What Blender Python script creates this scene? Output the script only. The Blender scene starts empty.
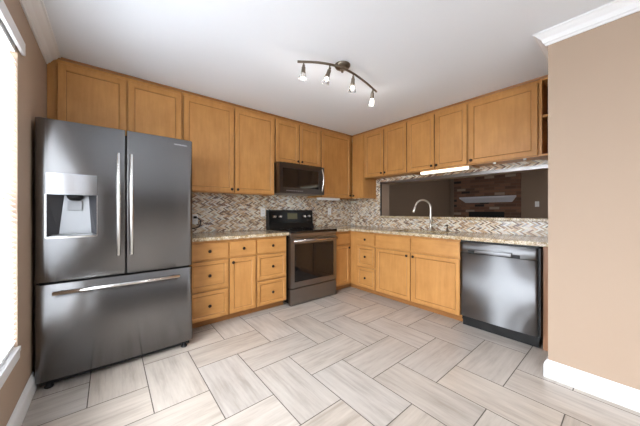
import bpy, bmesh, math, random
from mathutils import Vector, Matrix
random.seed(7)
PI = math.pi
SC = bpy.context.scene
COL = SC.collection

# ------------------------------------------------------------------ camera
cam_d = bpy.data.cameras.new('camera')
cam_d.sensor_width = 36.0
cam_d.lens = 256.2 / 640 * 36
cam_d.shift_y = -0.00266
cam_d.clip_start = 0.02
cam = bpy.data.objects.new('camera', cam_d)
COL.objects.link(cam)
cam.location = (0, 0, 1.164)
cam.rotation_euler = (PI / 2, 0, -math.radians(39.37))
SC.camera = cam

# ------------------------------------------------------------------ world, lights, exposure
w = bpy.data.worlds.new('sky'); SC.world = w; w.use_nodes = True
w.node_tree.nodes['Background'].inputs['Color'].default_value = (0.86, 0.93, 1.0, 1)
w.node_tree.nodes['Background'].inputs['Strength'].default_value = 3.0
SC.view_settings.view_transform = 'Standard'
SC.view_settings.look = 'None'
SC.view_settings.gamma = 1
SC.view_settings.use_curve_mapping = False
SC.view_settings.exposure = -0.05

def area(name, loc, rot, sx, sy, power, color=(1, 1, 1)):
    d = bpy.data.lights.new(name, 'AREA')
    d.shape = 'RECTANGLE'; d.size = sx; d.size_y = sy; d.energy = power; d.color = color
    o = bpy.data.objects.new(name, d); COL.objects.link(o)
    o.location = loc; o.rotation_euler = rot
    return o
# daylight by the side windows; patio and living-room lamps are added unseen fill
area('added_fill_patio', (3.45, -1.95, 1.60), (0, PI / 2 - 0.15, 0), 2.6, 2.6, 130, (0.90, 0.94, 1.0))
area('daylight_side', (-2.0, 1.3, 1.70), (0, -PI / 2 + 0.15, 0), 2.6, 3.0, 700, (0.88, 0.93, 1.0))
area('daylight_dining', (-2.0, -1.5, 1.70), (0, -PI / 2 + 0.15, 0), 2.6, 2.4, 480, (0.88, 0.93, 1.0))
area('added_fill_living', (5.3, -1.95, 1.4), (PI / 2, 0, 0), 1.6, 1.3, 5, (1.0, 0.95, 0.9))

# ------------------------------------------------------------------ materials
def S(c):   # sRGB 0-255 -> linear
    r = []
    for v in c:
        v /= 255.0
        r.append(v / 12.92 if v <= 0.04045 else ((v + 0.055) / 1.055) ** 2.4)
    return (*r, 1)

class NT:
    def __init__(s, name):
        s.m = bpy.data.materials.new(name); s.m.use_nodes = True
        s.t = s.m.node_tree; s.b = s.t.nodes['Principled BSDF']
    def n(s, typ, **k):
        o = s.t.nodes.new(typ)
        for a, v in k.items():
            if a.startswith('_'): setattr(o, a[1:], v)
            else: o.inputs[a.replace('__', ' ')].default_value = v
        return o
    def l(s, a, b): s.t.links.new(a, b)
    def set(s, **k):
        for a, v in k.items(): s.b.inputs[a.replace('__', ' ')].default_value = v
        return s
    def ramp(s, fac, stops, interp='LINEAR'):
        r = s.t.nodes.new('ShaderNodeValToRGB'); e = r.color_ramp.elements
        r.color_ramp.interpolation = interp
        while len(e) < len(stops): e.new(0.5)
        for q, (p, c) in zip(e, stops): q.position = p; q.color = c
        s.l(fac, r.inputs[0]); return r.outputs[0]
    def coords(s, scale, kind='Object', rnd=True):
        tc = s.n('ShaderNodeTexCoord'); mp = s.n('ShaderNodeMapping')
        mp.inputs['Scale'].default_value = scale
        s.l(tc.outputs[kind], mp.inputs['Vector'])
        if rnd:
            oi = s.n('ShaderNodeObjectInfo'); mu = s.n('ShaderNodeMath', _operation='MULTIPLY')
            mu.inputs[1].default_value = 37.0
            s.l(oi.outputs['Random'], mu.inputs[0])
            cb = s.n('ShaderNodeCombineXYZ')
            for i in range(3): s.l(mu.outputs[0], cb.inputs[i])
            s.l(cb.outputs[0], mp.inputs['Location'])
        return mp.outputs[0]
    def noise(s, vec, scale=5, detail=3, rough=0.5):
        n = s.n('ShaderNodeTexNoise'); n.inputs['Scale'].default_value = scale
        n.inputs['Detail'].default_value = detail; n.inputs['Roughness'].default_value = rough
        s.l(vec, n.inputs['Vector']); return n.outputs['Fac']
    def bump(s, fac, strength, dist=0.002):
        b = s.n('ShaderNodeBump'); b.inputs['Strength'].default_value = strength
        b.inputs['Distance'].default_value = dist
        s.l(fac, b.inputs['Height']); s.l(b.outputs[0], s.b.inputs['Normal'])

def flat(name, c, rough=0.5, metal=0.0, spec=0.5, **k):
    n = NT(name); n.set(Base__Color=c if len(c) == 4 else (*c, 1), Roughness=rough, Metallic=metal)
    n.b.inputs['Specular IOR Level'].default_value = spec
    for a, v in k.items(): n.b.inputs[a.replace('__', ' ')].default_value = v
    return n.m

def wood(name, horizontal=False, c0=(0.47, 0.215, 0.060, 1), c1=(0.60, 0.298, 0.092, 1)):
    n = NT(name)
    v = n.coords((2.0, 12, 14) if horizontal else (14, 12, 1.6))
    f = n.noise(v, 2.2, 5, 0.6)
    v2 = n.coords((3, 3, 2.2)); f2 = n.noise(v2, 2.0, 3, 0.6)
    mx = n.n('ShaderNodeMath', _operation='ADD'); n.l(f, mx.inputs[0]); n.l(f2, mx.inputs[1])
    hl = n.n('ShaderNodeMath', _operation='MULTIPLY'); hl.inputs[1].default_value = 0.5; n.l(mx.outputs[0], hl.inputs[0])
    n.l(n.ramp(hl.outputs[0], [(0.34, c0), (0.66, c1)]), n.b.inputs['Base Color'])
    n.set(Roughness=0.38); n.b.inputs['Specular IOR Level'].default_value = 0.4
    n.bump(f, 0.05)
    return n.m

def paint(name, c, rough=0.6):
    n = NT(name); v = n.coords((1, 1, 1), rnd=False); f = n.noise(v, 240, 2)
    n.set(Base__Color=c, Roughness=rough); n.bump(f, 0.05, 0.001)
    n.b.inputs['Specular IOR Level'].default_value = 0.3
    return n.m

def granite(name):
    n = NT(name); v = n.coords((1, 1, 1), rnd=False)
    a = n.noise(v, 95, 4, 0.7); b = n.noise(v, 22, 3, 0.6)
    base = n.ramp(a, [(0.30, S((84, 70, 56))), (0.40, S((160, 138, 104))), (0.50, S((208, 192, 162))), (0.64, S((236, 228, 210)))])
    gold = n.ramp(b, [(0.40, (1, 1, 1, 1)), (0.62, S((205, 180, 140)))])
    mx = n.n('ShaderNodeMix', _data_type='RGBA', _blend_type='MULTIPLY'); mx.inputs[0].default_value = 0.8
    n.l(base, mx.inputs[6]); n.l(gold, mx.inputs[7]); n.l(mx.outputs[2], n.b.inputs['Base Color'])
    n.set(Roughness=0.14)
    return n.m

def brushed(name, c, rough, along='z', amp=0.10):
    n = NT(name)
    sc = (220, 220, 1.5) if along == 'z' else (1.5, 1.5, 260)
    f = n.noise(n.coords(sc, rnd=False), 1.0, 3)
    n.set(Base__Color=c, Metallic=1.0, Anisotropic=0.96, Anisotropic__Rotation=0.25)
    tg = n.n('ShaderNodeTangent', _direction_type='RADIAL', _axis='Z'); n.l(tg.outputs[0], n.b.inputs['Tangent'])
    r = n.n('ShaderNodeMapRange'); r.inputs[3].default_value = rough - amp / 2; r.inputs[4].default_value = rough + amp / 2
    n.l(f, r.inputs[0]); n.l(r.outputs[0], n.b.inputs['Roughness'])
    return n.m

def attr_mat(name, rough, spec=0.5, grain=None):
    n = NT(name); a = n.n('ShaderNodeVertexColor', _layer_name='tint')
    if grain:
        uv = n.n('ShaderNodeUVMap', _uv_map='uv')
        mp = n.n('ShaderNodeMapping'); mp.inputs['Scale'].default_value = (1.6, 22, 1); n.l(uv.outputs[0], mp.inputs['Vector'])
        f = n.noise(mp.outputs[0], 1.6, 6, 0.62)
        mp2 = n.n('ShaderNodeMapping'); mp2.inputs['Scale'].default_value = (1.2, 5, 1); n.l(uv.outputs[0], mp2.inputs['Vector'])
        f2 = n.noise(mp2.outputs[0], 2.0, 4, 0.6)
        ad = n.n('ShaderNodeMath', _operation='ADD'); n.l(f, ad.inputs[0]); n.l(f2, ad.inputs[1])
        hl = n.n('ShaderNodeMath', _operation='MULTIPLY'); hl.inputs[1].default_value = 0.5; n.l(ad.outputs[0], hl.inputs[0])
        g = n.ramp(hl.outputs[0], grain)
        mx = n.n('ShaderNodeMix', _data_type='RGBA', _blend_type='MULTIPLY'); mx.inputs[0].default_value = 1.0
        n.l(a.outputs['Color'], mx.inputs[6]); n.l(g, mx.inputs[7]); n.l(mx.outputs[2], n.b.inputs['Base Color'])
        rr = n.n('ShaderNodeMapRange'); rr.inputs[3].default_value = rough - 0.06; rr.inputs[4].default_value = rough + 0.1
        n.l(f, rr.inputs[0]); n.l(rr.outputs[0], n.b.inputs['Roughness'])
    else:
        n.l(a.outputs['Color'], n.b.inputs['Base Color']); n.set(Roughness=rough)
    n.b.inputs['Specular IOR Level'].default_value = spec
    return n.m

def bricks(name):
    n = NT(name)
    tc = n.n('ShaderNodeTexCoord'); sp = n.n('ShaderNodeSeparateXYZ'); cb = n.n('ShaderNodeCombineXYZ')
    n.l(tc.outputs['Object'], sp.inputs[0]); n.l(sp.outputs['Y'], cb.inputs['X']); n.l(sp.outputs['Z'], cb.inputs['Y'])
    bk = n.n('ShaderNodeTexBrick')
    bk.inputs['Scale'].default_value = 1.0; bk.inputs['Brick Width'].default_value = 0.21; bk.inputs['Row Height'].default_value = 0.067
    bk.inputs['Mortar Size'].default_value = 0.006; bk.inputs['Color1'].default_value = (0, 0, 0, 1); bk.inputs['Color2'].default_value = (1, 1, 1, 1)
    bk.inputs['Mortar'].default_value = (0.5, 0.5, 0.5, 1)
    n.l(cb.outputs[0], bk.inputs['Vector'])
    rgb = n.n('ShaderNodeRGBToBW'); n.l(bk.outputs['Color'], rgb.inputs[0])
    c = n.ramp(rgb.outputs[0], [(0.0, S((46, 38, 36))), (0.10, S((118, 84, 66))), (0.42, S((138, 100, 78))), (0.70, S((104, 76, 62))), (0.88, S((172, 150, 130))), (0.95, S((126, 92, 72)))], 'CONSTANT')
    mx = n.n('ShaderNodeMix', _data_type='RGBA'); n.l(bk.outputs['Fac'], mx.inputs[0]); n.l(c, mx.inputs[6]); mx.inputs[7].default_value = S((120, 96, 80))
    n.l(mx.outputs[2], n.b.inputs['Base Color']); n.set(Roughness=0.85)
    return n.m

M = {}
M['wood'] = wood('maple')
M['wood_h'] = wood('maple_horizontal', True)
M['groove'] = wood('maple_groove', False, (0.32, 0.150, 0.042, 1), (0.38, 0.18, 0.055, 1))  # darker maple on the sloped inner edge of doors and drawers
M['panel_wood'] = wood('end_panel_wood', False, (0.30, 0.145, 0.075, 1), (0.36, 0.18, 0.095, 1))
M['seam'] = wood('maple_edge_shade', False, (0.17, 0.072, 0.022, 1), (0.22, 0.095, 0.03, 1))  # door and drawer edges darkened as painted shade of the gaps
M['toe'] = wood('stain_and_shade_wood', True, (0.30, 0.125, 0.035, 1), (0.37, 0.165, 0.05, 1))  # darker toe-kick stain, with its shadow also put into the colour
M['wood_in'] = wood('maple_inside', False, (0.20, 0.10, 0.040, 1), (0.26, 0.135, 0.055, 1))
M['wall'] = paint('taupe_paint', S((176, 154, 134)))
M['rear'] = paint('rear_wall_dimmed', S((104, 88, 74)))  # unseen rear wall darkened to keep the refrigerator reflection dim
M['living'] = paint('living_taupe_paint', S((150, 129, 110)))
M['ceiling'] = paint('ceiling_paint', S((238, 241, 245)), 0.8)
M['white'] = flat('white_trim', S((240, 240, 240)), 0.35)
M['plastic'] = flat('white_plastic', S((246, 245, 242)), 0.4)
M['granite'] = granite('granite')
M['fridge'] = brushed('black_stainless', (0.20, 0.197, 0.197, 1), 0.23, 'z', 0.002)
M['fridge_side'] = flat('fridge_side', (0.05, 0.05, 0.055), 0.4)
M['steel'] = brushed('stainless', (0.36, 0.365, 0.375, 1), 0.52, 'z', 0.01)
M['handle'] = brushed('handle_steel', (0.72, 0.71, 0.69, 1), 0.2, 'z', 0.05)
M['nickel'] = flat('brushed_nickel', (0.74, 0.70, 0.64), 0.36, 1.0)
M['bronze'] = flat('brushed_bronze', (0.20, 0.165, 0.13), 0.33, 1.0)
M['knob'] = flat('dark_bronze_knob', (0.045, 0.03, 0.022), 0.35, 0.8)
M['black'] = flat('black_plastic', (0.010, 0.010, 0.010), 0.4, 0.0, 0.3)
M['gloss'] = flat('black_gloss_glass', (0.006, 0.006, 0.007), 0.06, 0.0, 0.5)
M['fascia'] = flat('range_fascia_black', (0.006, 0.006, 0.006), 0.22, 0.0, 0.25)
M['rangesteel'] = flat('dark_stainless', (0.255, 0.24, 0.23), 0.28, 1.0)
M['microsteel'] = flat('microwave_dark_stainless', (0.10, 0.092, 0.09), 0.30, 1.0)
M['rangehandle'] = flat('range_handle_steel', (0.62, 0.58, 0.54), 0.24, 1.0)
M['disp'] = flat('dispenser_panel', (0.42, 0.44, 0.47), 0.14, 1.0)
M['dispin'] = flat('dispenser_recess', (0.36, 0.37, 0.38), 0.42, 0.7)
M['grey'] = flat('grey_plastic', (0.30, 0.31, 0.32), 0.4)
M['floor'] = attr_mat('floor_tile', 0.30, 0.5, [(0.36, (0.70, 0.675, 0.65, 1)), (0.50, (0.93, 0.92, 0.91, 1)), (0.64, (1.08, 1.08, 1.08, 1))])
M['grout'] = flat('dark_grout', S((92, 84, 77)), 0.8)
M['mosaic'] = attr_mat('mosaic_chip', 0.16)
M['mgrout'] = flat('mosaic_grout', S((196, 184, 168)), 0.8)
M['brick'] = bricks('fireplace_brick')
M['carpet'] = flat('living_carpet', S((140, 124, 108)), 0.95)
M['mantel'] = flat('mantel_white', S((226, 226, 232)), 0.4)
M['shade'] = flat('hearth_black', (0.006, 0.006, 0.006), 0.6)
M['bulbglass'] = flat('lamp_glass', (0.95, 0.95, 0.95), 0.08, 0, 0.5, Transmission__Weight=0.85)
M['numerals'] = flat('grey_lettering', S((200, 200, 205)), 0.4)
def emit(name, c, s):
    n = NT(name); n.set(Base__Color=(0.8, 0.8, 0.8, 1) if s > 1 else (0.02, 0.02, 0.015, 1), Roughness=0.35); n.b.inputs['Emission Color'].default_value = (*c, 1); n.b.inputs['Emission Strength'].default_value = s; return n.m
M['bulb'] = emit('lamp_bulb', (1, 0.92, 0.80), 6)
M['tube'] = emit('tube_light', (1, 0.90, 0.68), 2.2)
M['display'] = emit('display_reflection', (0.60, 0.55, 0.25), 0.10)  # weak gold emission stands in for a reflection on the range display
_n = NT('window_glass')   # thin clear pane: mostly transparent with a faint reflection
_tr = _n.n('ShaderNodeBsdfTransparent'); _gl = _n.n('ShaderNodeBsdfGlossy', Roughness=0.02); _mx = _n.n('ShaderNodeMixShader'); _mx.inputs[0].default_value = 0.07
_n.l(_tr.outputs[0], _mx.inputs[1]); _n.l(_gl.outputs[0], _mx.inputs[2])
_n.l(_mx.outputs[0], _n.t.nodes['Material Output'].inputs['Surface'])
M['glass'] = _n.m
# window blind slats: white plastic that lets some daylight through
_n = NT('blind_slat'); _n.set(Base__Color=S((246, 246, 246)), Roughness=0.5)
_tr = _n.n('ShaderNodeBsdfTranslucent'); _tr.inputs[0].default_value = (0.92, 0.94, 0.96, 1)
_mx = _n.n('ShaderNodeMixShader'); _mx.inputs[0].default_value = 0.5
_n.l(_n.b.outputs[0], _mx.inputs[1]); _n.l(_tr.outputs[0], _mx.inputs[2])
_n.l(_mx.outputs[0], _n.t.nodes['Material Output'].inputs['Surface'])
M['slat'] = _n.m

# ------------------------------------------------------------------ mesh helpers
def bx(bm, x0, x1, y0, y1, z0, z1, bev=0.0, mi=0):
    vs = [bm.verts.new((x, y, z)) for z in (z0, z1) for y in (y0, y1) for x in (x0, x1)]
    F = [(0, 2, 3, 1), (4, 5, 7, 6), (0, 1, 5, 4), (2, 6, 7, 3), (0, 4, 6, 2), (1, 3, 7, 5)]
    fs = [bm.faces.new([vs[i] for i in f]) for f in F]
    for f in fs: f.material_index = mi
    if bev > 0:
        es = list({e for f in fs for e in f.edges})
        bmesh.ops.bevel(bm, geom=es, offset=bev, segments=2, profile=0.7, affect='EDGES')
    return bm
def box(*a, **k): return bx(bmesh.new(), *a, **k)

def tube(bm, pts, r, seg=12, closed=False):
    pts = [Vector(p) for p in pts]; rings = []
    n = len(pts)
    rad = r if isinstance(r, (list, tuple)) else [r] * n
    up = None
    for i, p in enumerate(pts):
        d = (pts[min(i + 1, n - 1)] - pts[max(i - 1, 0)]).normalized()
        if up is None:
            up = Vector((0, 0, 1)) if abs(d.z) < 0.9 else Vector((1, 0, 0))
        u = (up - d * up.dot(d)).normalized(); v = d.cross(u); up = u
        rings.append([bm.verts.new(p + (u * math.cos(2 * PI * k / seg) + v * math.sin(2 * PI * k / seg)) * rad[i]) for k in range(seg)])
    for a, b in zip(rings, rings[1:]):
        for k in range(seg):
            f = bm.faces.new((a[k], a[(k + 1) % seg], b[(k + 1) % seg], b[k])); f.smooth = True
    bm.faces.new(rings[0][::-1]); bm.faces.new(rings[-1])
    return bm

def lathe(bm, prof, org=(0, 0, 0), axis=(0, 0, 1), seg=20):
    ax = Vector(axis).normalized(); o = Vector(org)
    u = ax.orthogonal().normalized(); v = ax.cross(u); rings = []
    for r, h in prof:
        rings.append([bm.verts.new(o + ax * h + (u * math.cos(2 * PI * k / seg) + v * math.sin(2 * PI * k / seg)) * max(r, 1e-4)) for k in range(seg)])
    for a, b in zip(rings, rings[1:]):
        for k in range(seg):
            f = bm.faces.new((a[k], a[(k + 1) % seg], b[(k + 1) % seg], b[k])); f.smooth = True
    bm.faces.new(rings[0][::-1]); bm.faces.new(rings[-1])
    return bm

def prism(bm, poly, axis, a0, a1, mi=0):
    """extrude a 2D polygon along axis 'x','y' or 'z' between a0 and a1"""
    def P(q, a):
        return {'x': (a, q[0], q[1]), 'y': (q[0], a, q[1]), 'z': (q[0], q[1], a)}[axis]
    A = [bm.verts.new(P(q, a0)) for q in poly]; B = [bm.verts.new(P(q, a1)) for q in poly]
    n = len(poly); fs = [bm.faces.new(A[::-1]), bm.faces.new(B)]
    for i in range(n): fs.append(bm.faces.new((A[i], A[(i + 1) % n], B[(i + 1) % n], B[i])))
    for f in fs: f.material_index = mi
    return bm

def obj(name, bm, mat, parent=None, label=None, off=None):
    if off is not None: bmesh.ops.translate(bm, vec=-Vector(off), verts=bm.verts)
    bmesh.ops.recalc_face_normals(bm, faces=bm.faces)
    me = bpy.data.meshes.new(name); bm.to_mesh(me); bm.free()
    for m in (mat if isinstance(mat, (list, tuple)) else [mat]): me.materials.append(m)
    o = bpy.data.objects.new(name, me); COL.objects.link(o)
    if parent is not None: o.parent = parent
    if label: o['label'] = label
    return o

def thing(name, label, cat, loc=(0, 0, 0), rotz=0.0, group=None):
    o = bpy.data.objects.new(name, None); COL.objects.link(o)
    o.empty_display_size = 0.1
    o.location = loc; o.rotation_euler = (0, 0, rotz)
    o['label'] = label; o['category'] = cat
    if group: o['group'] = group
    return o
def tag(o, label, cat, group=None):
    o['label'] = label; o['category'] = cat
    if group: o['group'] = group
    return o
def struct(name, bm, m, parent=None):
    o = obj(name, bm, m, parent); o['kind'] = 'structure'; return o

# ------------------------------------------------------------------ room dimensions
XL, XR, YB, ZC = -0.39, 3.41, 3.27, 2.415      # left wall, right wall, back wall, ceiling
XP, YP = 2.385, 0.378                           # beige pier face and its end
YR = -5.0                                       # rear wall behind the camera

# ------------------------------------------------------------------ floor: 12 x 24 in herringbone tiles, one mesh
def build_floor():
    bm = bmesh.new()
    uvl = bm.loops.layers.uv.new('uv'); cl = bm.loops.layers.float_color.new('tint')
    ux, uy, ox, oy, g = 0.3035, 0.300, 0.502, 0.845, 0.0028
    x0, x1, y0, y1 = XL, XR, YR, YB
    def quad(xa, xb, ya, yb, z, vert, col, mi):
        xa, xb, ya, yb = max(xa, x0), min(xb, x1), max(ya, y0), min(yb, y1)
        if xb - xa < 0.004 or yb - ya < 0.004: return
        vs = [bm.verts.new(p) for p in ((xa, ya, z), (xb, ya, z), (xb, yb, z), (xa, yb, z))]
        f = bm.faces.new(vs); f.material_index = mi
        s, t = random.random() * 50, random.random() * 50
        for lp in f.loops:
            c = lp.vert.co
            lp[uvl].uv = (c.y + s, c.x + t) if vert else (c.x + s, c.y + t)
            lp[cl] = col
    for i in range(-5, 14):
        for j in range(-26, 12):
            m = (i + j) % 4
            if m not in (0, 2): continue
            k = random.uniform(0.93, 1.05); wq = random.uniform(-0.012, 0.012)
            col = (0.53 * k + wq, 0.477 * k, 0.422 * k - wq, 1)
            xa, ya = ox + i * ux, oy + j * uy
            if m == 0: quad(xa + g, xa + 2 * ux - g, ya + g, ya + uy - g, 0.0, False, col, 0)
            else: quad(xa + g, xa + ux - g, ya + g, ya + 2 * uy - g, 0.0, True, col, 0)
    bx(bm, x0, x1, y0, y1, -0.12, -0.0012, mi=1)
    o = struct('floor', bm, [M['floor'], M['grout']])
build_floor()

# ------------------------------------------------------------------ walls and ceiling
struct('ceiling', box(XL - 0.3, XR, YR - 0.3, YB + 0.2, ZC, ZC + 0.12), M['ceiling'])

def wall_with_openings(axis, pos, thick, a0, a1, z0, z1, ops):
    """wall plane; ops = (a_lo, a_hi, z_lo, z_hi) sorted by a"""
    bm = bmesh.new()
    def b(p, q, r, s):
        if q - p < 1e-4 or s - r < 1e-4: return
        if axis == 'y': bx(bm, min(pos, pos + thick), max(pos, pos + thick), p, q, r, s)
        else: bx(bm, p, q, min(pos, pos + thick), max(pos, pos + thick), r, s)
    c = a0
    for lo, hi, zl, zh in ops:
        b(c, lo, z0, z1); b(lo, hi, z0, zl); b(lo, hi, zh, z1); c = hi
    b(c, a1, z0, z1)
    return bm
W1 = (0.50, 2.13, 0.42, 2.07); W2 = (-1.95, -0.45, 0.42, 2.07)
struct('wall_left', wall_with_openings('y', XL, -0.16, YR - 0.16, YB + 0.16, -0.02, ZC, [W2, W1]), M['wall'])
wall_back = struct('wall_back', box(XL, XR + 0.2, YB, YB + 0.16, -0.02, ZC), M['wall'])
OP = (0.40, 2.575, 1.054, 1.604)                # pass-through opening
wall_right = struct('wall_right', wall_with_openings('y', XR, 0.2, YP, YB, -0.02, ZC, [OP]), M['wall'])
PD = (-2.95, -0.95, 0.02, 2.12)
bm = wall_with_openings('y', XP, 0.15, YR - 0.16, YP - 0.002, -0.02, ZC, [PD])
bx(bm, XP + 0.15, XR + 0.2, YP - 0.152, YP - 0.002, -0.02, ZC)
struct('wall_pier', bm, M['wall'])
struct('wall_rear', box(XL, XP, YR - 0.16, YR, -0.02, ZC), M['rear'])

# window frames and glass
def window(n, op):
    a0, a1, z0, z1 = op
    bm = bmesh.new(); xw = XL - 0.11
    for q in ((a0, a0 + .05, z0, z1), (a1 - .05, a1, z0, z1), (a0 + .05, a1 - .05, z0, z0 + .05), (a0 + .05, a1 - .05, z1 - .05, z1), (a0 + .05, a1 - .05, (z0 + z1) / 2 - .02, (z0 + z1) / 2 + .02)):
        bx(bm, xw - 0.02, xw + 0.02, q[0], q[1], q[2], q[3])
    f = struct('window_%d' % n, bm, M['white'])
    obj('pane', box(xw - 0.003, xw + 0.003, a0 + .05, a1 - .05, z0 + .05, z1 - .05), M['glass'], f)
    # stool with apron below the opening
    bm = bx(bmesh.new(), XL - 0.10, XL + 0.012, a0 - 0.02, a1 + 0.012, z0 - 0.022, z0 + 0.004, 0.004)
    bx(bm, XL + 0.001, XL + 0.009, a0 - 0.015, a1 + 0.006, z0 - 0.060, z0 - 0.023, 0.003)
    obj('window_sill', bm, M['white'], f)
window(1, W1); window(2, W2)
# unseen patio door frame behind the camera, added to let fill light in
bm = bmesh.new()
for q in ((PD[0], PD[0] + .07, PD[2], PD[3]), (PD[1] - .07, PD[1], PD[2], PD[3]), (-1.99, -1.91, PD[2] + .09, PD[3] - .07), (PD[0] + .07, PD[1] - .07, PD[2], PD[2] + .09), (PD[0] + .07, PD[1] - .07, PD[3] - .07, PD[3])):
    bx(bm, XP + 0.06, XP + 0.11, q[0], q[1], q[2], q[3])
d1 = struct('added_patio_door', bm, M['white'])

# blinds
def blind(op, label):
    a0, a1, z0, z1 = op
    r = thing('window_blind', label, 'blind', (XL - 0.01, (a0 + a1) / 2, z0 + 0.012))
    off = r.location.copy()
    bm = bmesh.new(); z = z0 + 0.05; th = math.radians(40)
    while z < z1 - 0.07:
        c, s = math.cos(th) * 0.0165, math.sin(th) * 0.0165
        pts = [(-c, -s), (-c * .4, -s * .4 + .0022), (c * .4, s * .4 + .0022), (c, s)]
        lo = [bm.verts.new((XL - 0.016 + p, a0 + 0.015, z - q)) for p, q in pts]
        hi = [bm.verts.new((XL - 0.016 + p, a1 - 0.003, z - q)) for p, q in pts]
        for k in range(3): f = bm.faces.new((lo[k], lo[k + 1], hi[k + 1], hi[k])); f.smooth = True
        z += 0.0275
    obj('slats', bm, M['slat'], r, off=off)
    obj('bottom_rail', box(XL - 0.04, XL - 0.008, a0 + 0.015, a1 - 0.015, z0 + 0.012, z0 + 0.034, 0.003), M['white'], r, off=off)
    bm = bx(bmesh.new(), XL + 0.004, XL + 0.020, a0 - 0.06, a1 + 0.06, z1 - 0.025, z1 + 0.045, 0.004)
    obj('valance', bm, M['white'], r, off=off)
    obj('headrail', box(XL - 0.045, XL - 0.005, a0 + 0.012, a1 - 0.012, z1 - 0.045, z1 - 0.004), M['white'], r, off=off)
    bm = bmesh.new()
    for yy in (a0 + .25, (a0 + a1) / 2, a1 - .25): tube(bm, [(XL - 0.003, yy, z0 + .03), (XL - 0.003, yy, z1 - .05)], 0.0012, 6)
    obj('lift_cords', bm, M['white'], r, off=off)
blind(W1, 'white horizontal blind over the bright window next to the refrigerator')
blind(W2, 'white horizontal blind over the dining side window behind the viewer')

# crown and baseboard
def moulding(prof, path):
    """prof = (out, up) ; path = (xy list) with the room on the right-hand side; mitred corners"""
    bm = bmesh.new(); rings = []
    P = [Vector(p) for p in path]
    for i, p in enumerate(P):
        ds = []
        if i > 0: ds.append((P[i] - P[i - 1]).normalized())
        if i < len(P) - 1: ds.append((P[i + 1] - P[i]).normalized())
        ns = [Vector((d.y, -d.x)) for d in ds]
        if len(ns) == 2: nn = (ns[0] + ns[1]) / (1 + ns[0].dot(ns[1]))
        else: nn = ns[0]
        rings.append([bm.verts.new((p.x + nn.x * o, p.y + nn.y * o, u)) for o, u in prof])
    n = len(prof)
    for a, b in zip(rings, rings[1:]):
        for k in range(n): bm.faces.new((a[k], a[(k + 1) % n], b[(k + 1) % n], b[k]))
    bm.faces.new(rings[0][::-1]); bm.faces.new(rings[-1])
    return bm
def crown_prof(d, h):
    return [(0.001, ZC - h), (0.010, ZC - h), (0.013, ZC - h * .86), (0.022, ZC - h * .80), (d * .45, ZC - h * .50), (d * .70, ZC - h * .30), (d * .84, ZC - h * .14), (d * .97, ZC - h * .12), (d, ZC - 0.001), (0.001, ZC - 0.001)]
base_prof = [(0.001, 0.001), (0.019, 0.001), (0.019, 0.085), (0.016, 0.100), (0.010, 0.108), (0.006, 0.118), (0.001, 0.122)]
# room on the right of the travel direction
struct('trim_1', moulding(crown_prof(0.085, 0.082), [(XL, YR), (XL, 2.945)]), M['white'])
struct('trim_2', moulding(crown_prof(0.070, 0.085), [(XR - 0.36, YP), (XP, YP), (XP, YR)][::1]), M['white'])
struct('baseboard_left', moulding(base_prof, [(XL, YR), (XL, 2.48)]), M['white'])
struct('baseboard_right', moulding(base_prof, [(XP + 0.40, YP), (XP, YP), (XP, PD[1] + 0.005)]), M['white'])

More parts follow.
